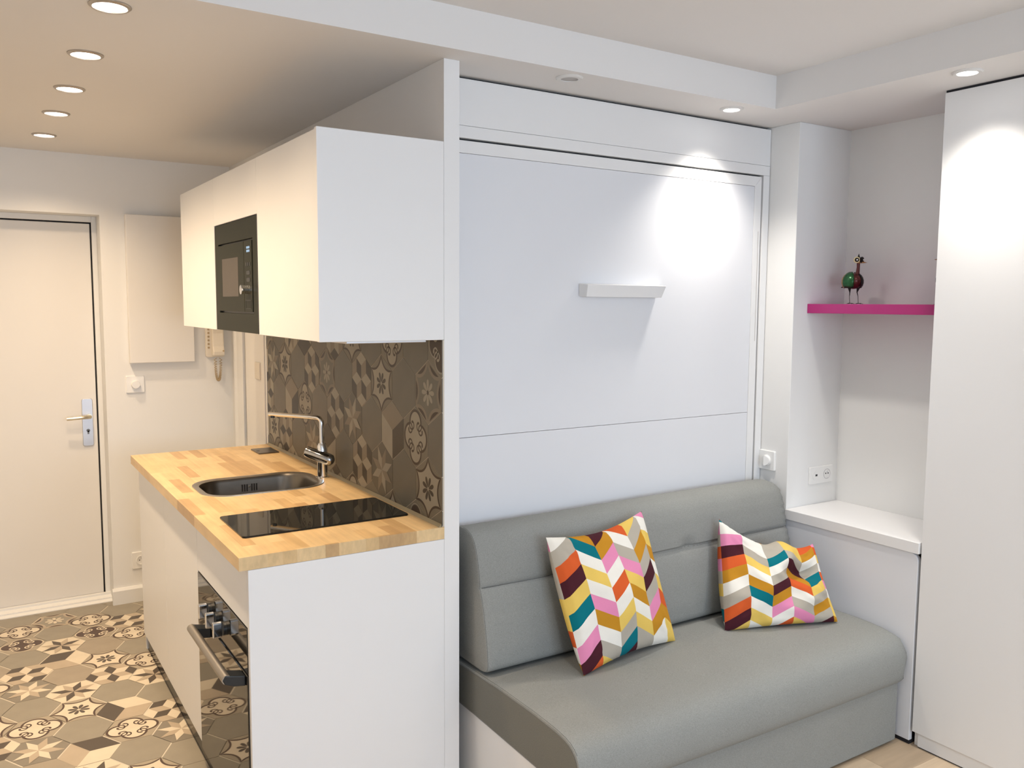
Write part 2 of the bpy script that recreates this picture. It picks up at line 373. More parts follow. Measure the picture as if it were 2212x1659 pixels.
    if kind in ('C', 'K'):
        a = 0.5; cols = {'C': ('cream', 'dark', 'mid'), 'K': ('dark', 'cream', 'mid')}[kind]; H_ = hexv(a)
        G = {c: [] for c in cols}
        for r in range(-4, 5):
            for q in range(-4, 5):
                cx = (q+(r % 2)*0.5)*math.sqrt(3)*a; cy = a+1.5*a*r
                if math.hypot(cx, cy) > 1.6: continue
                v = [(cx+p[0], cy+p[1]) for p in H_]
                for c, idx in zip(cols, ((1, 0, 5), (1, 2, 3), (3, 4, 5))):
                    p = [(cx, cy)] + [v[i] for i in idx]
                    for i in range(6):
                        an = PI/2+PI/6+PI/3*i; p = clip(p, (math.cos(an), math.sin(an)), math.sqrt(3)/2)
                        if len(p) < 3: break
                    if len(p) >= 3: G[c].append(p)
        for c in cols: L_.append((c, G[c]))
        return 'mid', L_
tile_cache = {}
def tile_mesh(kind, k, to3, su, sv, key, clips=None):
    """to3(u,v,h): metric tile coordinates to local 3D; clips: half planes in metric tile coordinates"""
    ck = (kind, k, key)
    if clips is None and ck in tile_cache: return tile_cache[ck]
    base, layers = tile_design(kind, k)
    gap = 0.988
    def prep(poly, g=gap):
        P = [(p[0]*su*g, p[1]*sv*g) for p in poly]
        for (n, d) in (clips or []):
            P = clip(P, n, d)
            if len(P) < 3: return None
        ar = sum(P[i][0]*P[(i+1) % len(P)][1]-P[(i+1) % len(P)][0]*P[i][1] for i in range(len(P)))
        return P if abs(ar) > 2e-7 else None
    body = prep(hexv())
    if body is None: return None
    verts, faces, mi = [], [], []
    def addf(P, h, m):
        n = len(verts); verts.extend(to3(p[0], p[1], h) for p in P); faces.append(tuple(range(n, n+len(P)))); mi.append(m)
    T0 = 0.003; bi = TK.index(base)
    addf(body, T0, bi)
    n = len(body); o_ = len(verts)-n
    verts.extend(to3(p[0], p[1], 0) for p in body)
    for i in range(n): j = (i+1) % n; faces.append((o_+n+i, o_+n+j, o_+j, o_+i)); mi.append(bi)
    h = T0
    for (c, polys) in layers:
        h += 0.00012
        for p in polys:
            q = prep(p)
            if q: addf(q, h, TK.index(c))
    me = bpy.data.meshes.new('tile'); me.from_pydata(verts, [], faces)
    for mm in (TM_SHADED if key == 'wall' else TM): me.materials.append(mm)
    for i, p in enumerate(me.polygons): p.material_index = mi[i]
    if clips is None: tile_cache[ck] = me
    return me
def add_tile(me, parent, loc):
    o = bpy.data.objects.new('tile', me); C.objects.link(o); o.parent = parent; o.location = Vector(loc)-wloc(parent); return o
KINDS = ['P', 'P', 'P', 'P2', 'P', 'C', 'A', 'R', 'D', 'Q', 'R2', 'K', 'Q2', 'A2', 'P', 'P']
def pick(i, j): r = random.Random(i*131+j*17+5); return r.choice(KINDS), r.randrange(6)
# backsplash: tiles are parts of the partition wall
BS = {(0,0):('A2',0),(0,1):('P',0),(0,2):('A',0),(0,3):('C',0),(0,4):('P',0),(0,5):('A2',0),(0,6):('C',0),(0,7):('P',0),(0,8):('A',0),(0,9):('R',0),
      (1,-1):('P',0),(1,0):('Q',0),(1,1):('D',(1,'CDM')),(1,2):('P',0),(1,3):('R',0),(1,4):('C',0),(1,5):('P2',0),(1,6):('Q',0),(1,7):('D',(1,'CDM')),(1,8):('P2',0),(1,9):('K',0),
      (2,0):('A',0),(2,1):('P',0),(2,2):('R',1),(2,3):('C',0),(2,4):('P',0),(2,5):('D',(1,'MCD')),(2,6):('R',0),(2,7):('P',0),(2,8):('K',0),(2,9):('A',0),
      (3,-1):('P',0),(3,0):('Q2',0),(3,1):('A',0),(3,2):('P',0),(3,3):('Q',0),(3,4):('K',0),(3,5):('R',0),(3,6):('P2',0),(3,7):('R2',0),(3,8):('Q',0),(3,9):('P',0),
      (-1,-1):('Q2',0),(-1,0):('P',0),(-1,1):('Q',0),(-1,2):('P',0),(-1,3):('A',0),(-1,4):('K',0),(-1,5):('P2',0),(-1,6):('D',(0,'MDC')),(-1,7):('R2',0),(-1,8):('P',0),(-1,9):('A2',0)}
su, sv = 0.1053, 0.1043
for j in range(-1, 4):
    for i in range(-1, 10):
        yc = (2.4270 if j % 2 == 0 else 2.5182) + 0.1824*i; zc = 1.317-0.1562*j
        if yc > 4.26 or yc < 2.24: continue
        kind, k = BS.get((j, i), pick(i, j))
        # metric coordinates: u runs towards -y, v towards +z
        cl = []
        if yc-0.105 < Y0: cl.append(((1, 0), yc-Y0))
        if yc+0.105 > 4.17: cl.append(((-1, 0), 4.17-yc))
        if zc+0.105 > 1.489: cl.append(((0, 1), 1.489-zc))
        if zc-0.105 < 0.904: cl.append(((0, -1), zc-0.904))
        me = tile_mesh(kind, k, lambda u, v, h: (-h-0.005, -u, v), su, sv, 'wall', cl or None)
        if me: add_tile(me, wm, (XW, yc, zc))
lab(B(XW-0.0070, XW, Y0+0.0005, 4.17, 0.901, 1.489).build('grout', M['grout'], wm), 'pale grout between the wall tiles')
# floor tiles
FS = {(2,0):('P',0),(2,1):('Q',0),(2,2):('D',(0,'CDM')),(2,3):('P',0),(2,4):('K',0),(2,5):('A',0),(2,6):('P2',0),(2,7):('Q2',0),(2,8):('Q',0),(2,9):('P',0),(2,-1):('A',0),
      (0,0):('P2',0),(0,1):('R',1),(0,2):('Q',0),(0,3):('P',0),(0,4):('R',0),(0,5):('C',0),(0,6):('P',0),(0,7):('Q2',0),(0,8):('Q',0),(0,9):('P',0),(0,-1):('A2',0),
      (1,-1):('D',(0,'DMC')),(1,0):('P',0),(1,1):('A',0),(1,2):('R2',0),(1,3):('P2',0),(1,4):('D',(1,'DMC')),(1,5):('R2',1),(1,6):('P',0),(1,7):('A2',0),(1,8):('P',0),(1,-2):('R2',0),
      (3,-2):('P',0),(3,-1):('R',0),(3,0):('C',0),(3,1):('P',0),(3,2):('R2',0),(3,3):('Q',0),(3,4):('P',0),(3,5):('Q',0),(3,6):('C',0),(3,7):('P',0),(3,8):('P',0),
      (-1,1):('A',0),(-1,0):('C',0),(-1,2):('P',0),(-1,3):('Q',0),(-1,4):('P2',0)}
for i in range(-4, 5):
    xc = 0.1415+0.1556*i
    for j in range(-6, 11):
        yc = (3.173 if i % 2 == 0 else 3.441) + 0.1843*j
        if yc < 2.25 or yc > 5.06 or xc < -0.55: continue
        kind, k = FS.get((i, j), pick(i+40, j))
        cl = []
        if yc-0.1 < Y0+0.006: cl.append(((1, 0), yc-Y0-0.006))
        me = tile_mesh(kind, k, lambda u, v, h: (v, -u, h-0.003), 0.1064, 0.1037, 'floor', cl or None)
        if me: add_tile(me, floor, (xc, yc, 0))

# ------------------------------------------------------------------ entrance door at hall end
d1 = bpy.data.objects.new('door_1', None); C.objects.link(d1); d1.location = (0.12, YD, 0); struct(d1)
dr = MB(); dr.box(-0.30, 0.553, YD, YD+0.04, 0.03, 2.001); dr.build('door_leaf', M['door'], d1, bevel=0.003)
g = MB(); g.box(-0.33, 0.561, YD+0.012, YD+0.03, 0.0, 2.010); lab(g.build('door_gap', M['gap'], d1), 'dark gap round the door leaf')
fr = MB(); fr.box(0.561, 0.585, YD-0.004, 5.1, 0.0, 2.038); fr.box(-0.306, 0.561, YD-0.004, 5.1, 2.009, 2.038); fr.box(-0.33, -0.306, YD-0.004, 5.1, 0, 2.038)
fr.build('door_frame', M['wall'], d1, bevel=0.002)
th = MB(); th.prism([(YD-0.085, 0), (YD-0.004, 0), (YD-0.004, 0.034), (YD-0.025, 0.034), (YD-0.025, 0.024), (YD-0.06, 0.018), (YD-0.06, 0.010), (YD-0.085, 0.004)], 'x', -0.33, 0.585)
th.build('threshold', M['white'], d1)
ln = MB()
ln.prism(rrect(0.481, 0.533, 0.838, 1.090, 0.012), 'y', YD-0.009, YD)
hp = ln.build('lock_plate', M['alu'], d1, bevel=0.002)
h = MB(); h.lathe((0.514, YD-0.009, 0.997), (0, -1, 0), [(0.013, 0), (0.013, 0.03)], 16)
h.tube([(0.514, YD-0.03, 0.997), (0.514, YD-0.052, 0.997), (0.503, YD-0.060, 0.998), (0.47, YD-0.062, 0.997), (0.43, YD-0.060, 0.994), (0.405, YD-0.057, 0.993)], [0.009, 0.010, 0.010, 0.009, 0.0085, 0.0085], 12)
lab(h.build('lever', M['brass'], hp, smooth=True), 'brassy door lever')
kh = MB(); kh.lathe((0.508, YD-0.0095, 0.921), (0, -1, 0), [(0.0085, 0), (0.0085, 0.003)], 16); kh.box(0.504, 0.512, YD-0.0125, YD-0.0095, 0.902, 0.921)
kh.build('keyhole', M['steel_dark'], hp)
# electrical cover, dimmer, socket on end wall
t = thing('electrical_cover', 'plain white electrical panel cover on the hall end wall beside the door', 'panel cover', (0.86, YK, 1.28))
B(0.700, 1.022, YK-0.042, YK, 1.280, 2.046).build('cover', M['door'], t, bevel=0.003)
def dimmer(name, label, c, n, u, size=0.083, mt=None, half=True, knob=0.022, kd=0.02):
    """square plate with a round knob; c plate centre on the wall, n outward normal, u horizontal direction"""
    c, n, u = Vector(c), Vector(n), Vector(u); t = thing(name, label, 'switch', c - Vector((0, 0, size/2))); zz = Vector((0, 0, 1)); s = size/2
    m = MB(); P = rrect(-s, s, -s, s, 0.004, 3)
    m.rings([[c+u*a+zz*b for a, b in P], [c+n*0.007+u*a+zz*b for a, b in P], [c+n*0.010+u*a*0.95+zz*b*0.95 for a, b in P]]); m.build('plate', mt or M['white'], t)
    m = MB(); m.lathe(c+n*0.010, n, [(knob, 0), (knob, kd*0.8), (knob*0.93, kd)], 28)
    kb = m.build('knob', mt or M['white'], t, smooth=True)
    if half:
        m = MB(); k = [c+n*(0.010+kd)+u*0.0+zz*knob*0.9*q for q in (-1, 1)]
        pts = [(knob*0.9*math.sin(a), knob*0.9*math.cos(a)) for a in [PI*i/12 for i in range(13)]]
        b0 = [c+n*(0.010+kd)+u*a+zz*b for a, b in pts]; b1 = [c+n*(0.0105+kd+0.010*(1-a/(knob*0.9)))+u*a+zz*b for a, b in pts]
        m.rings([b0, b1]); m.build('pointer', mt or M['white'], kb)
    return t
dimmer('rotary_switch', 'white square switch with round knob beside the entrance door', (0.725, YK, 1.167), (0, -1, 0), (1, 0, 0), 0.09, half=False, knob=0.021, kd=0.022)
def socket(name, label, c, n, u, size=0.085, mt=None):
    c, n, u = Vector(c), Vector(n), Vector(u); t = thing(name, label, 'socket', c - Vector((0, 0, size/2))); zz = Vector((0, 0, 1)); s = size/2
    m = MB(); P = rrect(-s, s, -s, s, 0.004, 3); m.rings([[c+u*a+zz*b for a, b in P], [c+n*0.008+u*a+zz*b for a, b in P], [c+n*0.010+u*a*0.96+zz*b*0.96 for a, b in P]]); m.build('plate', mt or M['white'], t)
    m = MB(); m.lathe(c+n*0.010, n, [(0.026, -0.0005), (0.026, 0.004), (0.021, 0.004), (0.020, -0.0002)], 28, cap1=True); w = m.build('well', mt or M['white'], t, smooth=True)
    m = MB()
    for q in (-1, 1): m.lathe(c+n*0.0096+u*q*0.009, n, [(0.0028, 0), (0.0028, 0.0012)], 10)
    m.build('pin_holes', M['black'], w); m = MB(); m.lathe(c+n*0.0096+zz*0.011, n, [(0.0025, 0), (0.0025, 0.007)], 10); m.build('earth_pin', M['chrome'], w)
    return t
socket('wall_socket', 'white wall socket low on the hall end wall behind the kitchen cabinet', (0.724, YK, 0.222), (0, -1, 0), (1, 0, 0), 0.09)
# intercom
t = thing('intercom_phone', 'cream intercom handset with coiled cord on the hall end wall', 'intercom', (1.13, YK, 1.165))
m = MB(); m.prism(rrect(1.086, 1.182, 1.300, 1.515, 0.008, 3), 'y', YK-0.022, YK); base = m.build('base', M['ivory'], t, bevel=0.003)
m = MB()
for k in range(6): m.lathe((1.100, YK-0.022, 1.352+0.020*k), (0, -1, 0), [(0.0058, 0), (0.0058, 0.002), (0.004, 0.002), (0.004, 0.0005)], 12)
lab(m.build('buttons', M['cord'], base), 'round tan buttons')
m = MB(); m.prism([(YK-0.022, 1.306), (YK-0.060, 1.308), (YK-0.064, 1.330), (YK-0.050, 1.36), (YK-0.046, 1.43), (YK-0.055, 1.46), (YK-0.062, 1.51), (YK-0.022, 1.512)], 'x', 1.114, 1.176)
m.build('handset', M['ivory'], t, bevel=0.006)
m = MB(); m.lathe((1.168, YK-0.062, 1.335), (0, -1, 0), [(0.005, 0), (0.005, 0.003)], 12); m.build('hook_button', M['cord'], base)
path = []
for i in range(241):
    q = i/240; a = PI*q; X = 1.150-0.012*math.cos(a)*1.2; Z = 1.295-0.122*math.sin(a)**0.75 if 0 < q < 1 else 1.295
    path.append(Vector((X-0.004, YK-0.03, Z)))
hel = []
for i, p in enumerate(path):
    tt = (path[min(i+1, 240)]-path[max(i-1, 0)]).normalized(); nn = tt.cross(Vector((0, 1, 0))).normalized(); a = i/240*2*PI*34
    hel.append(p+(nn*math.cos(a)+Vector((0, 1, 0))*math.sin(a))*0.0062)
m = MB(); m.tube(hel, 0.0018, 5); m.build('coiled_cord', M['cord'], t, smooth=True)
# bathroom door casing on the right hall wall
d2 = bpy.data.objects.new('door_2', None); C.objects.link(d2); d2.location = (1.2385, 4.5, 0); struct(d2)
m = MB(); m.prism([(1.2385, 4.555), (1.2385, 4.775), (1.222, 4.775), (1.218, 4.74), (1.226, 4.715), (1.226, 4.68), (1.218, 4.66), (1.220, 4.60), (1.214, 4.58), (1.214, 4.555)], 'z', 0, 2.08); m.build('casing', M['white'], d2)
m = MB(); m.box(1.2375, 1.2385, 4.530, 4.555, 0, 2.08); m.build('gap', M['gap'], d2)
m = MB(); m.box(1.222, 1.2385, 4.20, 4.531, 0.0, 2.04); m.build('door_leaf', M['door'], d2, bevel=0.002)
tag(B(1.214, 1.222, 4.255, 4.335, 1.215, 1.30).build('switch_plate', M['ivory'], bevel=0.002), 'small cream plate beyond the far edge of the tiled splashback', 'switch')
struct(B(1.2265, XW, 4.172, 4.19, 0.90, 1.489).build('trim_1', M['white']))

# ------------------------------------------------------------------ kitchen base units
XF = 0.622
def front(name, parent, y0, y1, z0, z1, x=XF, th=0.018, mt=None):
    return B(x, x+th, y0, y1, z0, z1).build(name, mt or M['lacquer'], parent, bevel=0.0012, seg=1)
t = thing('base_cabinet', 'white handleless lower cabinet under the sink, nearest the entrance door', 'cabinet', (0.93, 3.64, 0))
B(XF+0.006, XP-0.004, 4.116, 4.134, 0.0, 0.861).build('side_panel', M['lacquer'], t); B(XF+0.019, XP-0.004, 2.965, 2.975, 0.07, 0.70).build('side_panel', M['lacquer'], t)
B(XF+0.019, XP-0.004, 2.975, 4.116, 0.07, 0.085).build('bottom_panel', M['lacquer'], t)
front('door', t, 3.556, 4.134, 0.072, 0.860); front('door', t, 2.966, 3.5535, 0.072, 0.860)
B(XF+0.012, XF+0.026, 2.965, 4.10, 0.0, 0.070).build('plinth', M['plinth'], t)
t = thing('oven_cabinet', 'white lower cabinet end unit that holds the oven', 'cabinet', (0.93, 2.69, 0))
lab(B(XF, XW-0.0002, Y0, Y0+0.018, -0.0004, 0.861).build('end_panel', M['lacquer'], t, bevel=0.0012, seg=1), 'large plain white end panel')
B(XF+0.019, XP-0.004, 2.951, 2.963, 0.07, 0.70).build('side_panel', M['lacquer'], t)
front('filler_panel', t, Y0+0.0185, 2.9635, 0.690, 0.860); 
B(XF+0.012, XF+0.026, Y0+0.019, 2.963, 0.0, 0.055).build('plinth', M['plinth'], t)
# oven
t = thing('built_in_oven', 'black glass built-in oven with chrome knobs and metal bar handle', 'oven', (0.90, 2.73, 0.035))
B(XF+0.012, 1.15, 2.36, 2.945, 0.06, 0.684).build('body', M['black'], t)
cp = B(XF-0.002, XF+0.012, 2.3505, 2.960, 0.556, 0.686).build('control_panel', M['oven_glass'], t, bevel=0.002)
dd = B(XF-0.004, XF+0.012, 2.3505, 2.960, 0.060, 0.549).build('oven_door', M['oven_glass'], t, bevel=0.002)
B(XF+0.002, XF+0.0118, 2.3505, 2.955, 0.547, 0.558).build('gap', M['black'], t)
for yk in (2.780, 2.687, 2.592):
    m = MB(); m.lathe((XF-0.002, yk, 0.610), (-1, 0, 0), [(0.021, 0), (0.021, 0.010), (0.018, 0.012)], 24); kb = m.build('knob', M['black'], cp, smooth=True)
    m = MB(); m.prism(rrect(yk-0.008, yk+0.008, 0.584, 0.634, 0.006, 3), 'x', XF-0.040, XF-0.014); m.build('knob_grip', M['chrome'], kb, bevel=0.002)
m = MB(); m.tube([(0.566, 2.820, 0.545), (0.566, 2.368, 0.545)], 0.0135, 16); hb = lab(m.build('handle', M['oven_bar'], dd, smooth=True), 'grey metal bar handle')
for ya in (2.800, 2.390):
    m = MB(); m.prism([(0.554, 0.545), (0.560, 0.532), (0.585, 0.521), (XF-0.004, 0.516), (XF-0.004, 0.546), (0.59, 0.552), (0.562, 0.558)], 'y', ya-0.024, ya+0.024); m.build('bracket', M['black'], hb, bevel=0.003)
# ------------------------------------------------------------------ worktop with sink cut-out
XC0, YC1, ZT = 0.5977, 4.18, 0.900
bm = bmesh.new()
hole = rrect(0.705, 1.140, 3.115, 3.425, 0.10, 8)
outer = [(XC0, Y0), (XW-0.0004, Y0), (XW-0.0004, YC1), (XC0, YC1)]
org = Vector((0.93, 3.25, 0.862))
def loop_edges(P, z):
    vs = [bm.verts.new(Vector((p[0], p[1], z))-org) for p in P]; return vs, [bm.edges.new((vs[i], vs[(i+1) % len(vs)])) for i in range(len(vs))]
rT = {}
for z in (0.862, ZT):
    vo, eo = loop_edges(outer, z); vh, eh = loop_edges(hole, z); bmesh.ops.triangle_fill(bm, edges=eo+eh, use_beauty=True); rT[z] = (vo, vh)
for k in (0, 1):
    a, b = rT[0.862][k], rT[ZT][k]
    for i in range(len(a)): j = (i+1) % len(a); bm.faces.new((a[i], a[j], b[j], b[i]))
bmesh.ops.recalc_face_normals(bm, faces=bm.faces)
me = bpy.data.meshes.new('worktop'); bm.to_mesh(me); bm.free(); me.materials.append(M['beech'])
wt = bpy.data.objects.new('worktop', me); C.objects.link(wt); wt.location = org
tag(wt, 'solid beech block kitchen worktop over the white lower cabinets', 'worktop')
m = MB(); m.prism([(XP-0.010, ZT), (XP-0.001, ZT), (XP-0.001, ZT+0.010)], 'y', Y0+0.003, 4.17); lab(m.build('sealant_bead', M['silicone'], wm), 'yellowish sealant bead along the tiles')
# sink
t = thing('sink', 'rounded stainless steel inset sink in the beech worktop', 'sink', (0.92, 3.27, 0.76))
def ringz(x0, x1, y0, y1, r, z): return [(p[0], p[1], z) for p in rrect(x0, x1, y0, y1, r, 8)]
m = MB(); m.rings([ringz(0.687, 1.158, 3.098, 3.442, 0.115, ZT), ringz(0.688, 1.157, 3.099, 3.441, 0.115, ZT+0.003), ringz(0.700, 1.145, 3.110, 3.430, 0.105, ZT+0.003), ringz(0.712, 1.133, 3.122, 3.418, 0.095, ZT-0.001)], 0, False, False)
m.build('rim', M['steel'], t, smooth=True, fix=False)
m = MB(); m.rings([ringz(0.712, 1.133, 3.122, 3.418, 0.095, ZT-0.001), ringz(0.718, 1.127, 3.128, 3.412, 0.09, ZT-0.012), ringz(0.726, 1.119, 3.136, 3.404, 0.085, ZT-0.11), ringz(0.75, 1.095, 3.16, 3.38, 0.07, ZT-0.135)], 0, False, True)
bw = m.build('bowl', M['steel_dark'], t, smooth=True, fix=False)
m = MB()
for k in range(7):
    if k == 3: continue
    xk = 0.895+0.0095*k; m.box(xk-0.002, xk+0.002, 3.4045, 3.4085, 0.846, 0.874)
m.build('overflow_slots', M['gap'], bw)
m = MB(); m.lathe((0.9235, 3.4085, 0.862), (0, -1, 0), [(0.004, 0), (0.003, 0.003)], 12); m.build('overflow_screw', M['chrome'], bw)
m = MB(); m.lathe((0.92, 3.27, ZT-0.1345), (0, 0, 1), [(0.045, 0), (0.043, 0.002), (0.02, -0.0003)], 24); m.build('drain', M['chrome'], bw, smooth=True)
# faucet
t = thing('faucet', 'chrome kitchen mixer tap with long angular spout behind the sink', 'faucet', (1.176, 3.262, ZT))
m = MB(); m.lathe((1.176, 3.262, ZT), (0, 0, 1), [(0.026, 0), (0.026, 0.004), (0.020, 0.006), (0.020, 0.062), (0.021, 0.064)], 24); m.build('base', M['chrome'], t, smooth=True)
m = MB(); m.lathe((1.176, 3.262, 0.955), (0, 0, 1), [(0.019, 0), (0.021, 0.02), (0.021, 0.05), (0.018, 0.075), (0.013, 0.085)], 20)
m.build('body', M['chrome'], t, smooth=True)
p0 = Vector((1.126, 3.302, 1.004)); p1 = Vector((1.202, 3.212, 0.972)); ax = (p1-p0).normalized(); L0 = (p1-p0).length
m = MB(); m.lathe(p0, ax, [(0.0215, 0), (0.0225, 0.002), (0.0235, 0.03), (0.0245, L0-0.02), (0.022, L0-0.008), (0.013, L0)], 26); lab(m.build('lever', M['chrome_dark'], t, smooth=True), 'thick rounded lever')
d = Vector((1.030-1.176, 3.475-3.262, 0)).normalized(); A = Vector((1.176, 3.262, 0))
pts = [A+Vector((0, 0, z)) for z in (1.035, 1.07, 1.10, 1.120)] + [A+d*(0.022*(1-math.cos(a)))+Vector((0, 0, 1.120+0.022*math.sin(a))) for a in [PI/2*q/5 for q in range(1, 6)]] + [A+d*L_+Vector((0, 0, 1.143)) for L_ in (0.06, 0.12, 0.18, 0.258)]
m = MB(); m.tube(pts, 0.0115, 14, sq=0.8); m.build('spout', M['chrome'], t, smooth=True)
m = MB(); m.lathe(A+d*0.243+Vector((0, 0, 1.136)), (0, 0, -1), [(0.009, 0), (0.009, 0.008)], 14); m.build('nozzle', M['black'], t)
# hob
t = thing('hob', 'black glass two-zone hob set flush in the near end of the worktop', 'hob', (0.93, 2.66, ZT))
m = MB(); P = rrect(0.660, 1.205, 2.520, 2.808, 0.012, 4); m.rings([[(p[0], p[1], ZT) for p in P], [(p[0], p[1], ZT+0.004) for p in P], [(0.9325+(p[0]-0.9325)*0.996, 2.664+(p[1]-2.664)*0.992, ZT+0.0055) for p in P]]); m.build('glass', M['glass_black'], t)
t = thing('pop_up_socket', 'flat steel socket lid let into the far corner of the worktop', 'socket', (1.15, 3.98, ZT))
m = MB(); m.prism(rrect(1.105, 1.200, 3.905, 4.045, 0.006, 3), 'z', ZT, ZT+0.006); m.build('lid', M['steel_dark'], t, bevel=0.001)
m = MB(); m.lathe((1.12, 3.975, ZT+0.006), (0, 0, 1), [(0.008, 0), (0.008, 0.001)], 12); m.build('button', M['black'], t)

# ------------------------------------------------------------------ upper cabinets
XU, ZU0, ZU1, YU = 0.8388, 1.4905, 2.0854, 4.137
t = thing('wall_cabinet', 'white upper cabinet unit at the near end beside the bed wall', 'cabinet', (1.03, 2.62, ZU0))
lab(B(XU-0.002, XW-0.0002, Y0, Y0+0.018, ZU0-0.001, ZU1+0.004).build('side_panel', M['lacquer'], t, bevel=0.0012, seg=1), 'broad white side panel')
B(XU+0.018, XP-0.0005, Y0+0.018, 2.928, ZU0, ZU1).build('carcass', M['lacquer'], t)
B(XU, XU+0.0175, Y0+0.019, 2.9285, ZU0, ZU1).build('door', M['lacquer'], t, bevel=0.001, seg=1)
t = thing('wall_cabinet', 'white upper cabinet unit that frames the built-in microwave', 'cabinet', (1.03, 3.23, ZU0))
m = MB(); m.box(XU+0.018, XP-0.0005, 2.9295, 3.524, 1.893, ZU1); m.box(XU+0.07, XP-0.0005, 2.9295, 2.94, ZU0, 1.893); m.box(XU+0.07, XP-0.0005, 3.514, 3.524, ZU0, 1.893); m.build('carcass', M['lacquer'], t)
B(XU, XU+0.0175, 2.9295, 3.5245, 1.900, ZU1).build('flap', M['lacquer'], t, bevel=0.001, seg=1)
t = thing('wall_cabinet', 'white upper cabinet unit farthest from the camera, past the microwave', 'cabinet', (1.03, 3.83, ZU0))
B(XU+0.018, XP-0.0005, 3.526, YU, ZU0, ZU1).build('carcass', M['lacquer'], t)
B(XU, XU+0.0175, 3.5255, YU, ZU0, ZU1).build('door', M['lacquer'], t, bevel=0.001, seg=1)
tag(B(0.93, 1.19, Y0+0.03, 2.90, ZU0-0.009, ZU0-0.0005).build('extractor_hood', M['alu'], bevel=0.002), 'slim grey extractor hood under the near upper cabinet', 'extractor hood')
# microwave
t = thing('microwave', 'dark built-in microwave set into the white upper cabinets', 'microwave', (1.0, 3.227, ZU0))
B(XU+0.012, 1.20, 2.945, 3.510, ZU0+0.008, 1.885).build('body', M['black'], t)
m = MB(); y0, y1, z0, z1 = 2.931, 3.523, ZU0+0.002, 1.897; a0, a1, b0, b1 = 2.995, 3.470, 1.560, 1.824
for bx in ((y0, y1, z0, b0), (y0, y1, b1, z1), (y0, a0, b0, b1), (a1, y1, b0, b1)): m.box(XU+0.002, XU+0.014, bx[0], bx[1], bx[2], bx[3])
m.build('trim_frame', M['micro'], t, weld=True)
lab(B(XU-0.001, XU+0.002, 2.9295, 2.9345, z0, z1).build('frame_edge', M['black'], t), 'black near edge of the frame')
dr_ = B(XU, XU+0.012, 3.104, 3.463, 1.567, 1.817).build('door', M['micro'], t, bevel=0.001, seg=1)
B(XU-0.0006, XU, 3.180, 3.408, 1.622, 1.765).build('window', M['micro_win'], dr_)
cpn = B(XU, XU+0.012, 3.003, 3.101, 1.567, 1.817).build('control_panel', M['micro'], t, bevel=0.001, seg=1)
m = MB()
for r in range(2):
    for k in range(3): m.box(XU-0.0006, XU, 3.027+0.014*k, 3.037+0.014*k, 1.777+0.012*r, 1.785+0.012*r)
m.build('display', M['display'], cpn)
m = MB()
for k in range(3): m.box(XU-0.001, XU, 3.020+0.022*k, 3.033+0.022*k, 1.729, 1.741)
for zc in (1.705, 1.680): m.prism(rrect(3.025, 3.070, zc-0.007, zc+0.007, 0.0065, 4), 'x', XU-0.001, XU)
m.build('buttons', M['black'], cpn)
m = MB()
for bx in ((3.018, 3.085, 1.578, 1.5795), (3.018, 3.085, 1.607, 1.6085), (3.018, 3.0195, 1.578, 1.608), (3.0835, 3.085, 1.578, 1.608)): m.box(XU-0.0008, XU, *bx)
m.build('open_button', M['black'], cpn)
m = MB(); m.lathe((XU, 3.040, 1.645), (-1, 0, 0), [(0.015, 0), (0.015, 0.024), (0.0165, 0.025), (0.0165, 0.030), (0.014, 0.031)], 28); m.build('knob', M['chrome'], cpn, smooth=True)

# ------------------------------------------------------------------ fold-away bed front
t = thing('wall_bed', 'white fold-away bed front filling the wall recess behind the sofa', 'bed', (2.07, YB, 0))
XL = X1+0.002
B(XL, XB-0.0005, YB+0.02, 2.79, 2.20, 2.315).build('carcass', M['gap'], t)
B(XL, XB-0.002, YB, YB+0.018, 2.1765, 2.3245).build('header_panel', M['lacquer'], t, bevel=0.001, seg=1)
B(XL, XB-0.003, YB-0.001, YB+0.04, 2.1365, 2.1755).build('top_rail', M['lacquer'], t, bevel=0.001, seg=1)
B(2.8020, XB-0.003, YB-0.001, YB+0.04, 0.0, 2.1360).build('side_stile', M['lacquer'], t, bevel=0.001, seg=1)
B(XL, XB-0.001, YB+0.022, YB+0.026, 0.0, 2.3330).build('dark_backing', M['gap'], t)
zt, xr, bw_ = 2.1290, 2.7920, 0.0400
m = MB(); m.prism([(XL, zt), (xr, zt), (xr-bw_*0.97, zt-bw_), (XL, zt-bw_)], 'y', YB, YB+0.016); m.build('border_strip', M['lacquer'], t, bevel=0.0006, seg=1)
m = MB(); m.prism([(xr, zt-0.0012), (xr, 0.3), (xr-bw_, 0.3), (xr-bw_, zt-bw_-0.0012)], 'y', YB, YB+0.016); bs_ = m.build('border_strip', M['lacquer'], t, bevel=0.0006, seg=1)
B(2.7790, 2.7805, YB-0.0006, YB, 1.452, 1.906).build('grip_slit', M['ring'], bs_)
B(XL, xr-bw_-0.001, YB+0.001, YB+0.017, 1.1535, zt-bw_-0.001).build('upper_panel', M['lacquer_blue'], t, bevel=0.0006, seg=1)
B(XL, xr-bw_-0.001, YB+0.001, YB+0.017, 0.3, 1.1520).build('lower_panel', M['lacquer_blue'], t, bevel=0.0006, seg=1)
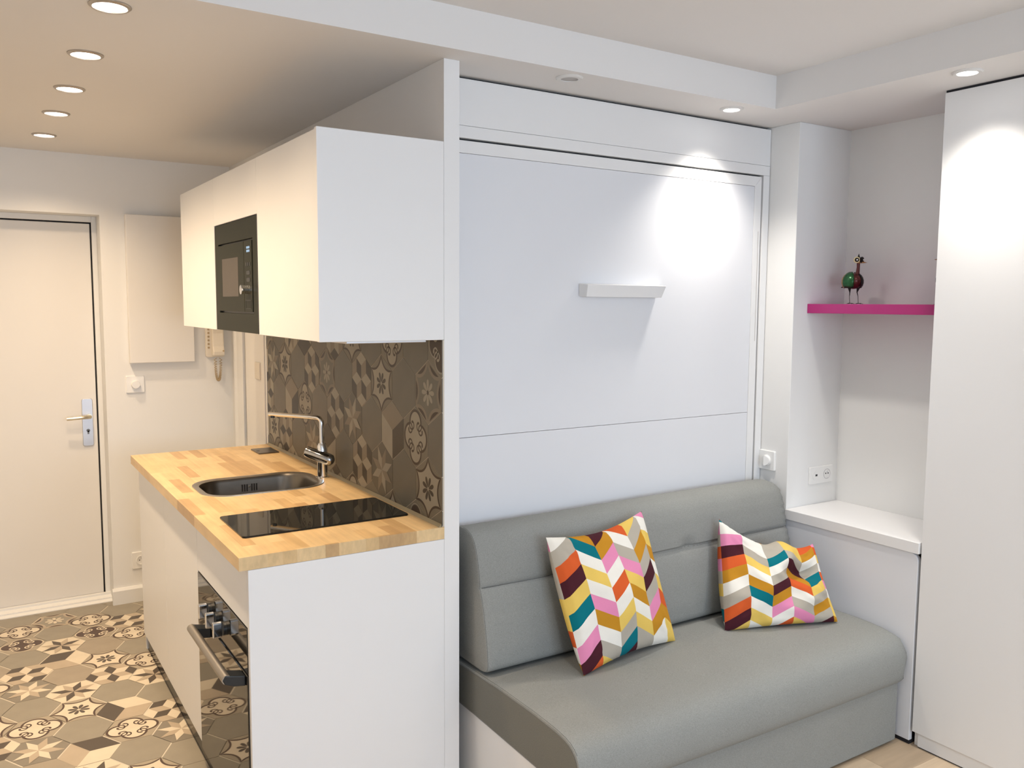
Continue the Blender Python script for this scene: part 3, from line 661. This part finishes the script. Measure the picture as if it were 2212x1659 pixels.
# ledge handle: its front leans, upper edge proud
m = MB(); x0, x1 = 1.856, 2.235
vs = [(x0, YB, 1.632), (x1-0.012, YB, 1.632), (x1+0.006, YB, 1.676), (x0, YB, 1.676), (x0+0.006, YB-0.038, 1.628), (x1-0.016, YB-0.038, 1.628), (x1, YB-0.046, 1.672), (x0+0.006, YB-0.046, 1.672)]
n = len(m.v); m.v += vs
for q in ((0,1,2,3),(4,7,6,5),(0,4,5,1),(1,5,6,2),(2,6,7,3),(3,7,4,0)): m.f.append(q); m.m.append(0)
lab(m.build('ledge_handle', M['lacquer'], t, bevel=0.0012), 'protruding white ledge handle')

# ------------------------------------------------------------------ switch and double socket by the niche
dimmer('rotary_switch', 'white square switch with tilted half-round knob above the sofa end', (XB, 2.428, 0.9475), (-1, 0, 0), (0, -1, 0), 0.083, kd=0.009, knob=0.0235)
t = thing('double_socket', 'flush white double plate with USB port and round socket in the niche', 'socket', (3.051, YN, 0.845))
m = MB(); m.prism(rrect(2.976, 3.126, 0.845, 0.918, 0.003, 3), 'y', YN-0.007, YN); m.build('plate', M['white'], t, bevel=0.001)
m = MB(); m.lathe((3.015, YN-0.007, 0.882), (0, -1, 0), [(0.021, 0), (0.021, 0.001)], 24); q = m.build('usb_module', M['white'], t); B(3.012, 3.024, YN-0.0088, YN-0.008, 0.878, 0.886).build('usb_port', M['black'], q)
m = MB(); m.lathe((3.088, YN-0.007, 0.882), (0, -1, 0), [(0.022, -0.0005), (0.022, 0.001), (0.020, 0.001), (0.019, -0.0003)], 28); q = m.build('socket_well', M['alu'], t, smooth=True)
m = MB(); m.lathe((3.080, YN-0.007, 0.884), (0, -1, 0), [(0.003, 0), (0.003, 0.0012)], 10); m.lathe((3.096, YN-0.007, 0.884), (0, -1, 0), [(0.003, 0), (0.003, 0.0012)], 10); m.build('pin_holes', M['black'], q)
m = MB(); m.lathe((3.088, YN-0.0072, 0.893), (0, -1, 0), [(0.0025, 0), (0.0025, 0.006)], 10); m.build('earth_pin', M['chrome'], q)

# ------------------------------------------------------------------ niche unit, shelf, wardrobe
t = thing('low_cabinet', 'low white storage unit in the niche between sofa and wardrobe', 'cabinet', (3.0, 2.03, 0))
B(XB-0.008, XN, YW+0.006, YN-0.001, 0.716, 0.757).build('top', M['lacquer'], t, bevel=0.001, seg=1)
pf = [(YN-0.002, 0.016), (YN-0.002, 0.7145)]
for i in range(7): a = PI/2*i/6; pf.append((YW+0.010+0.030-0.030*math.sin(a), 0.7145-0.030+0.030*math.cos(a)))
pf.append((YW+0.010, 0.016))
m = MB(); m.prism(pf, 'x', XB-0.001, XB+0.018); m.build('front_panel', M['lacquer_blue'], t, bevel=0.0008, seg=1)
B(XB+0.018, XN, YW+0.03, YN-0.002, 0.02, 0.70).build('carcass', M['gap'], t)
B(XB+0.004, XN, YW+0.012, YN-0.002, 0.0, 0.02).build('plinth', M['gap'], t)
sh = B(2.926, XN, YW+0.001, YN-0.0005, 1.5705, 1.6085).build('wall_shelf', M['pink'], bevel=0.001, seg=1); tag(sh, 'glossy magenta shelf across the niche under the metal birds', 'shelf')
t = thing('wardrobe', 'tall white wardrobe with flush doors at the right of the room', 'wardrobe', (3.0, 0.6, 0))
B(XB+0.019, XN-0.001, YW-0.018, YW, 0.0, 2.325).build('side_panel', M['lacquer'], t, bevel=0.001, seg=1)
for k, (a, b) in enumerate(((1.100, YW-0.0005), (0.498, 1.0985), (-0.104, 0.4965))):
    B(XB-0.001, XB+0.018, a, b, 0.0565, 2.3245).build('door', M['lacquer'], t, bevel=0.001, seg=1)
B(XB+0.019, XN-0.001, -0.12, YW-0.02, 0.06, 2.31).build('carcass', M['gap'], t)
B(XB+0.008, XB+0.022, -0.12, YW-0.019, 0.004, 0.055).build('plinth', M['lacquer'], t)
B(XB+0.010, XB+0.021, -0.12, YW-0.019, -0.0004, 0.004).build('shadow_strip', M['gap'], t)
B(XB+0.004, XB+0.014, -0.12, YW-0.001, 2.325, ZS-0.0004).build('dark_gap', M['gap'], t)

# ------------------------------------------------------------------ downlights
def downlight(name, x, y, label, ring, glow, r=0.050, e=0.040):
    t = thing(name, label, 'lamp', (x, y, ZS), None)
    m = MB(); m.lathe((x, y, ZS), (0, 0, -1), [(r, 0), (r, 0.002), (r*0.9, 0.006), (e*1.02, 0.006), (e, 0.003)], 36, cap0=False, cap1=False); m.build('ring', ring, t, smooth=True, fix=False)
    m = MB(); m.lathe((x, y, ZS-0.0005), (0, 0, -1), [(e*1.0, 0), (e*0.99, 0.0028)], 32); m.build('lens', glow, t)
    return t
nm = ['nearest of the five hall downlights, at the top edge of the view', 'second nearest of the five hall ceiling downlights', 'middle one of the five hall ceiling downlights', 'second farthest of the five hall ceiling downlights', 'farthest hall ceiling downlight, closest to the entrance door']
for (x, y), s_ in zip(KITCHEN_LIGHTS, nm): downlight('downlight', x, y, 'lit round downlight, '+s_, M['ring'], M['led_warm'])
downlight('downlight', 1.682, 2.303, 'unlit round downlight in the soffit above the middle of the bed front', M['ring_white'], M['led_off'], 0.045, 0.028)
downlight('downlight', 2.446, 2.320, 'lit round downlight in the soffit above the right end of the bed front', M['ring_white'], M['led'], 0.045, 0.030)
downlight('downlight', 2.672, 1.552, 'lit round downlight in the soffit above the tall wardrobe', M['ring_white'], M['led'], 0.045, 0.030)

# ------------------------------------------------------------------ sofa
def resample(P, n, closed=True):
    Q = P+[P[0]] if closed else P; L_ = [0]
    for a, b in zip(Q, Q[1:]): L_.append(L_[-1]+math.hypot(b[0]-a[0], b[1]-a[1]))
    out = []; k = 0
    for i in range(n):
        s = L_[-1]*i/(n if closed else n-1)
        while k < len(L_)-2 and L_[k+1] < s: k += 1
        t = (s-L_[k])/max(L_[k+1]-L_[k], 1e-9); out.append((Q[k][0]+(Q[k+1][0]-Q[k][0])*t, Q[k][1]+(Q[k+1][1]-Q[k][1])*t))
    return out
def smoothp(P, it=3):
    for _ in range(it):
        n = len(P); P = [tuple(0.25*P[i-1][c]+0.5*P[i][c]+0.25*P[(i+1) % n][c] for c in (0, 1)) for i in range(n)]
    return P
def inset(P, d):
    n = len(P); ar = sum(P[i][0]*P[(i+1) % n][1]-P[(i+1) % n][0]*P[i][1] for i in range(n)); sg = 1 if ar > 0 else -1; out = []
    for i in range(n):
        dx = P[(i+1) % n][0]-P[i-1][0]; dy = P[(i+1) % n][1]-P[i-1][1]; l = math.hypot(dx, dy) or 1
        out.append((P[i][0]-sg*dy/l*d, P[i][1]+sg*dx/l*d))
    return out
def loft(P, x0, x1, nx, rL=0.010, rR=0.03, disp=None):
    secs = [(x0, rL), (x0+rL*0.3, rL*0.29), (x0+rL, 0)] + [(x0+rL+(x1-rR-x0-rL)*i/nx, 0) for i in range(1, nx)] + [(x1-rR, 0), (x1-rR*0.4, rR*0.2), (x1-rR*0.1, rR*0.55), (x1, rR)]
    rings = []
    for (x, d) in secs:
        Q = inset(P, d) if d else P
        rings.append([((x, p[0], p[1]) if disp is None else disp(x, p[0], p[1])) for p in Q])
    return rings
sofa = thing('sofa', 'grey upholstered sofa bench in front of the white fold-away bed', 'sofa', (2.08, 2.1, 0))
XA, XZ = 1.3345, 2.834
base = MB(); base.box(XA+0.022, 2.812, 1.768, 1.80, 0.012, 0.245); bo = base.build('base_front', M['fabric'], sofa, bevel=0.004)
lab(bo, 'grey fabric front of the base'); 
lab(B(XA+0.004, XA+0.021, 1.770, 2.455, 0.0, 0.268).build('base_side', M['lacquer'], sofa, bevel=0.001), 'white side panel of the base')
B(XA+0.022, 2.812, 1.80, 2.455, 0.0, 0.23).build('base_core', M['gap'], sofa)
seat = [(2.46, 0.262), (2.3, 0.262), (1.95, 0.255), (1.80, 0.245), (1.765, 0.243), (1.748, 0.252), (1.738, 0.29), (1.738, 0.33), (1.745, 0.365), (1.762, 0.392), (1.79, 0.408), (1.84, 0.416), (1.95, 0.420), (2.15, 0.420), (2.30, 0.414), (2.46, 0.405)]
SP = smoothp(resample(seat, 90), 2)
def seat_disp(x, y, z):
    u = (x-XA)/(XZ-XA)
    if z > 0.36: z += 0.004*math.sin(PI*u) + 0.0015*noise.noise(Vector((x*5, y*5, 0)))
    y -= 0.006*math.sin(PI*min(1, u))*(1 if y < 1.9 else 0)
    if u > 0.985: z += 0.004*math.sin(z*260)*(u-0.985)/0.015; y += 0.004*math.sin(z*300)*(1 if y < 1.85 else 0)
    if y < 1.9 and z < 0.30: z -= 0.016*u
    return (x, y, z)
m = MB(); m.rings(loft(SP, XA, XZ, 40, 0.006, 0.035, seat_disp)); m.build('seat_cushion', M['fabric'], sofa, smooth=True)
P = inset(SP, 0.002); k0 = [p for p in P if p[1] > 0.30 or p[0] < 1.80]
sm = [(XA+0.0045, p[0], p[1]) for p in P if (p[1] > 0.27 or p[0] < 1.78)]
sm = [seat_disp(*p) for p in sorted(sm, key=lambda q: (-q[1] if q[2] > 0.36 else -1.70+ (0.5-q[2])))]
m = MB(); m.tube(sm, 0.0016, 6); m.build('piping', M['seam'], sofa)
m = MB(); Q = inset(SP, 0.008); m.f.append(tuple(range(len(Q)))); m.m.append(0); m.v += [seat_disp(XA-0.0012, p[0], p[1]) for p in Q]; lab(m.build('seat_side', M['fabric_side'], sofa, fix=False), 'darker fabric end of the seat')
# back cushion
back = [(2.455, 0.424), (2.36, 0.423), (2.27, 0.424), (2.243, 0.430), (2.232, 0.446), (2.236, 0.50), (2.250, 0.58), (2.264, 0.64), (2.278, 0.69), (2.291, 0.75), (2.303, 0.80), (2.320, 0.840), (2.345, 0.864), (2.38, 0.874), (2.42, 0.872), (2.455, 0.860)]
BP = smoothp(resample(back, 150), 2)
TUFT = [(2.240, 0.702), (1.640, 0.702), (2.72, 0.69)]
def seamz(x): return 0.697-0.004*math.sin((x-XA)*PI/1.5)
def back_disp(x, y, z):
    if y < 2.37:
        fz = z-seamz(x); g_ = 0.005*math.exp(-(fz/0.006)**2) + 0.003*math.exp(-(fz/0.03)**2)
        for (tx, tz) in TUFT[:2]: g_ += 0.013*math.exp(-((x-tx)**2+(z-tz)**2)/0.026**2)
        y += g_
        y -= 0.010*math.sin(PI*(x-XA)/1.5)*(0.5 if z < 0.7 else 1)
    if x > 2.79: y += 0.003*math.sin(z*230)
    z += 0.003*math.sin(x*3.1) if z > 0.6 else 0
    return (x, y, z)
m = MB(); m.rings(loft(BP, XA+0.002, 2.830, 90, 0.010, 0.055, back_disp)); bc = m.build('back_cushion', M['fabric'], sofa, smooth=True)
m = MB(); m.tube([back_disp(XA+0.012+i*0.0145, 2.2775, seamz(XA+0.012+i*0.0145)) for i in range(100)], 0.0009, 5); m.build('seam', M['seam'], bc)
sp_ = [p for p in inset(BP, 0.003) if p[0] < 2.40]
sp_ = sorted(sp_, key=lambda p: math.atan2(p[1]-0.65, p[0]-2.42) % (2*PI)); m = MB(); m.tube([back_disp(XA+0.007, p[0], p[1]) for p in sp_], 0.0011, 5); m.build('piping', M['seam'], bc)

# ------------------------------------------------------------------ patterned pillows
PC = {'W': (0.78, 0.76, 0.70), 'G': (0.42, 0.385, 0.325), 'O': (0.62, 0.105, 0.025), 'M': (0.062, 0.012, 0.020), 'P': (0.72, 0.25, 0.43), 'Y': (0.74, 0.52, 0.12), 'D': (0.50, 0.235, 0.018), 'T': (0.0, 0.15, 0.19)}
PK = list(PC); PMAT = [mat('cotton_'+k, PC[k], 0.9, var=0.05, scale=20, bump=0.3, bscale=700, spec=0.2) for k in PK]
def pillow(name, label, cor, T, cols, ncol, nrow, phase, first, edge, dent, seed, crump=1.0):
    """cor: BL, BR, TR, TL world corners; u from left, v from top down; cols = colour rows per column"""
    BL, BR, TR, TL = [Vector(c) for c in cor]; cen = (BL+BR+TR+TL)/4
    t = thing(name, label, 'cushion', (cen.x, cen.y, min(BL.z, BR.z)))
    nrm = ((BR-BL).cross(TL-BL)).normalized(); 
    if nrm.y > 0: nrm = -nrm
    ex = (BR-BL).normalized(); ez = (TL-BL).normalized()
    def pos(u, v, side):
        q = 1-v
        P = BL*(1-u)*(1-v2(q)) + BR*u*(1-v2(q)) + TR*u*v2(q) + TL*(1-u)*v2(q)
        eb, er, et, el = edge
        P += ez*(eb*math.sin(PI*u)*(1-q)**2 - et(u)*q**2) + ex*(el*math.sin(PI*q)*(1-u)**2 - er*math.sin(PI*q)*u**2)
        s = max(0.0, math.sin(PI*u))*max(0.0, math.sin(PI*q))
        h = T*(s**0.36)*(0.8+0.2*s)
        w = noise.noise(Vector((u*3.2+seed, v*3.2, seed*1.7)))*0.010*crump*min(1, s*4) + (crump-1)*0.006*(1-abs(noise.noise(Vector((u*5+seed, v*3.5+seed, 0.3))))*5)*min(1, s*4) + noise.noise(Vector((u*9+seed, v*9, 3.1)))*0.003*min(1, s*5)
        cr = 0.0
        for (cu, cv) in ((0, 0), (1, 0), (0, 1), (1, 1)):
            dd_ = math.hypot(u-cu, v-cv); an = math.atan2(v-cv, u-cu); cr += 0.0035*math.cos(an*14+seed)*math.exp(-((dd_-0.16)/0.10)**2)
        if side > 0:
            for (du, dv, dr, dh, asp) in dent: h += dh*math.exp(-(((u-du)/dr)**2+((v-dv)/(dr*asp))**2))
            return P + nrm*(h+w+cr*min(1, s*5))
        lt = 0.026*math.sin(PI*q)**0.5
        P += ex*(lt*math.exp(-((1-u)/0.10)**2)*min(1, (1-u)/0.03) - lt*math.exp(-(u/0.10)**2)*min(1, u/0.03))
        return P - nrm*(h*0.72 + w*0.5)
    def v2(q): return q
    for side in (1, -1):
        vd = {}; verts = []; faces = []; mi = []
        def V(u, v):
            k = (round(u, 5), round(v, 5))
            if k not in vd: vd[k] = len(verts); verts.append(pos(u, v, side)-Vector(t.location))
            return vd[k]
        A_, B_ = 8, 5; rh = 1.0/nrow; rr_ = random.Random(seed*7+side)
        for i in range(int(math.ceil(ncol))):
            u0 = i/ncol; u1 = min(1.0, (i+1)/ncol); frac = (u1-u0)*ncol
            up_ = ((i+first) % 2 == 0)
            for k in range(-2, int(nrow)+3):
                if side > 0 and i < len(cols) and 0 <= k < len(cols[i]): c = cols[i][k]
                else: c = rr_.choice('WGOMPYDTWYG')
                ci = PK.index(c)
                for a in range(A_):
                    for b in range(B_):
                        q = []
                        for (aa, bb_) in ((a, b), (a, b+1), (a+1, b+1), (a+1, b)):
                            tt = aa/A_*frac; sl = (1-tt) if up_ else tt
                            q.append((u0+(u1-u0)*aa/A_, min(1.0, max(0.0, (k+bb_/B_+sl-1+phase)*rh))))
                        idx = []
                        for p in q:
                            j = V(*p)
                            if j not in idx: idx.append(j)
                        if len(idx) >= 3 and abs(q[1][1]-q[0][1])+abs(q[2][1]-q[3][1]) > 1e-6: faces.append(tuple(idx)); mi.append(ci)
        me = bpy.data.meshes.new('cover'); me.from_pydata(verts, [], faces)
        for mm in PMAT: me.materials.append(mm)
        for p, c in zip(me.polygons, mi): p.material_index = c; p.use_smooth = True
        o = bpy.data.objects.new('front_cover' if side > 0 else 'back_cover', me); C.objects.link(o); o.parent = t
    return t
P1 = ['WGOMYTWPMO', 'DTWYWPDWGY', 'MDPWOWYGTM', 'OWGPYDWYGG', 'YGDGMGPDWW', 'PWYDWYODYY']
pillow('throw_pillow', 'taller multicoloured chevron cushion leaning at the left of the sofa back', [(1.600, 2.075, 0.424), (2.050, 2.135, 0.424), (1.995, 2.265, 0.868), (1.560, 2.235, 0.842)], 0.066,
       P1, 5.6, 8.6, -0.05, 0, (0.018, 0.012, lambda u: 0.030*math.sin(PI*u), 0.006), [], 3)
P2 = ['TWPMODWGOMY', 'WWWGYWDTWYW', 'DGGTWGMDPWO', 'WYYGMDOWGPY', 'GODWGTYGDGM', 'YPOYWOPWYYD']
pillow('throw_pillow', 'crumpled multicoloured chevron cushion at the right end of the sofa', [(2.265, 2.105, 0.424), (2.690, 1.945, 0.426), (2.755, 2.120, 0.672), (2.365, 2.245, 0.795)], 0.080,
       P2, 5.2, 8.9, -0.75, 0, (0.006, 0.010, lambda u: 0.060*math.sin(PI*u)**0.8-0.030*math.exp(-((u-0.62)/0.12)**2), 0.002),
       [(0.66, 0.42, 0.13, -0.050, 0.8), (0.82, 0.38, 0.09, -0.040, 1.3), (0.72, 0.18, 0.14, 0.012, 1.0), (0.52, 0.30, 0.08, 0.016, 2.0)], 8, 1.9)

# ------------------------------------------------------------------ metal birds
BM = {'maroon': mat('painted_maroon', (0.10, 0.022, 0.020), 0.28, 0.5, var=0.25, scale=60), 'green': mat('painted_green', (0.015, 0.10, 0.03), 0.25, 0.4, var=0.4, scale=50),
      'ochre': mat('painted_ochre', (0.36, 0.19, 0.05), 0.35, 0.3, var=0.2, scale=60), 'dark': mat('dark_iron', (0.016, 0.011, 0.012), 0.35, 0.6, var=0), 'cream': mat('eye_cream', (0.72, 0.60, 0.34), 0.4, var=0),
      'white': mat('eye_white', (0.85, 0.85, 0.85), 0.3, var=0), 'copper': mat('painted_copper', (0.30, 0.13, 0.04), 0.35, 0.4, var=0.2, scale=60)}
def bird(loc, label):
    t = thing('bird_figurine', label, 'figurine', loc, 'painted metal birds on the magenta shelf'); o = Vector(loc)
    def W_(*p): return o+Vector(p)
    # local frame: x = image right, y = away from the viewer, z up
    Tl = Matrix.Rotation(math.radians(18), 3, 'Y')
    m = MB(); m.ellip(W_(0, 0, 0.093), (0.034, 0.040, 0.032), 20, 12, tilt=Tl); m.build('body', BM['maroon'], t, smooth=True)
    for sx in (-1, 1):
        m = MB(); cx = 0.023*sx; n_, k_ = 9, 7; R1 = []
        for i in range(n_+1):
            a = -1.25+2.35*i/n_; ring = []
            for j in range(k_+1):
                b = PI*(0.10+0.62*j/k_); r = 1.08
                p = Vector((0.034*r*math.sin(b)*math.cos(a), 0.043*r*math.sin(b)*math.sin(a), 0.034*r*math.cos(b)))
                if sx > 0: p.x *= 1
                else: p.x *= -1
                p.x += 0.004*sx; p.z += 0.001-0.006*(j/k_); ring.append(W_(p.x, p.y+0.006, 0.093+p.z))
            R1.append(ring)
        nv = len(m.v)
        for r in R1: m.v += [tuple(p) for p in r]
        for i in range(n_):
            for j in range(k_):
                m.f.append((nv+i*(k_+1)+j, nv+i*(k_+1)+j+1, nv+(i+1)*(k_+1)+j+1, nv+(i+1)*(k_+1)+j)); m.m.append(0 if (i < 5) else 1)
        w = m.build('wing', [BM['green'], BM['ochre']] if sx < 0 else [BM['dark'], BM['dark']], t, smooth=True, fix=False)
        lab(w, 'green and ochre wing' if sx < 0 else 'dark wing'); s_ = w.modifiers.new('thick', 'SOLIDIFY'); s_.thickness = 0.0012
    m = MB(); m.rings([[W_(-0.020+q*0.012, 0.030, 0.080), W_(-0.030, 0.050, 0.066), W_(-0.022, 0.050, 0.066)] for q in (0, 1)]); m.build('tail', BM['dark'], t)
    m = MB(); m.tube([W_(0.006, -0.010, 0.112), W_(0.010, -0.013, 0.128), W_(0.011, -0.014, 0.148), W_(0.011, -0.014, 0.166)], [0.012, 0.0075, 0.0060, 0.0066], 14); m.build('neck', BM['maroon'], t, smooth=True)
    m = MB(); m.ellip(W_(0.012, -0.014, 0.175), (0.013, 0.011, 0.012), 16, 10); hd = m.build('head', BM['copper'], t, smooth=True)
    m = MB(); m.rings([[W_(0.011+0.009*math.cos(a), -0.020, 0.168+0.005*math.sin(a)) for a in [2*PI*i/8 for i in range(8)]], [W_(0.026+0.005*math.cos(a), -0.028, 0.167+0.003*math.sin(a)) for a in [2*PI*i/8 for i in range(8)]], [W_(0.040, -0.030, 0.166) for i in range(8)]], cap1=False); lab(m.build('beak', BM['copper'], hd, smooth=True), 'pointed copper beak')
    m = MB(); m.lathe(W_(0.012, -0.012, 0.183), (0, 0, 1), [(0.0055, 0), (0.0045, 0.007), (0.0003, 0.020)], 8); m.build('crest', BM['dark'], hd)
    for (ex_, dx_) in ((-0.001, (-0.25, -1, 0)), (0.021, (0.6, -1, 0))):
        c_ = W_(ex_, -0.024, 0.177); dv = Vector(dx_).normalized(); big = ex_ < 0.01
        m = MB(); m.lathe(c_, dv, [(0.0125, -0.004), (0.0125, 0.001), (0.0085, 0.002)], 24); e = m.build('eye', BM['cream'] if big else BM['dark'], hd, smooth=True)
        m = MB(); m.lathe(c_, dv, [(0.0085, 0.0015), (0.0080, 0.004), (0.004, 0.006)], 20); m.build('iris', BM['dark'], e if False else hd, smooth=True)
        m = MB(); m.lathe(c_, dv, [(0.0032, 0.0055), (0.003, 0.0075)], 14); m.build('pupil_dot', BM['white'], hd)
    for sx in (-1, 1):
        lx = -0.016 if sx < 0 else 0.020
        m = MB(); m.tube([W_(lx, 0, 0.080), W_(lx+0.001, 0, 0.064), W_(lx+0.003*sx*-1, 0.0, 0.048), W_(lx+0.002, 0, 0.030), W_(lx+0.004, 0, 0.002)], [0.0075, 0.0065, 0.0022, 0.0011, 0.0011], 8); lg = m.build('leg', BM['dark'], t, smooth=True)
        m = MB()
        for (tx, ty) in ((-0.014, -0.004), (0.017, -0.006), (0.003, -0.016), (-0.002, 0.010)):
            m.tube([W_(lx+0.004, 0, 0.0030), W_(lx+0.004+tx*0.5, ty*0.5, 0.0030), W_(lx+0.004+tx, ty, 0.0010)], [0.0013, 0.0012, 0.0008], 6)
        m.build('foot', BM['dark'], lg, smooth=True)
    return t
b1 = bird((3.035, 2.190, 1.6088), 'painted metal bird with green wing and big round eyes on the magenta shelf')
b1.rotation_euler = (0, 0, -yaw*0.9)
b2 = copy_tree(b1); b2.location = (3.052, 1.806, 1.6088); b2.rotation_euler = (0, 0, -yaw+PI*0.97)
b2['label'] = 'second metal bird mostly hidden behind the wardrobe, only its beak showing'
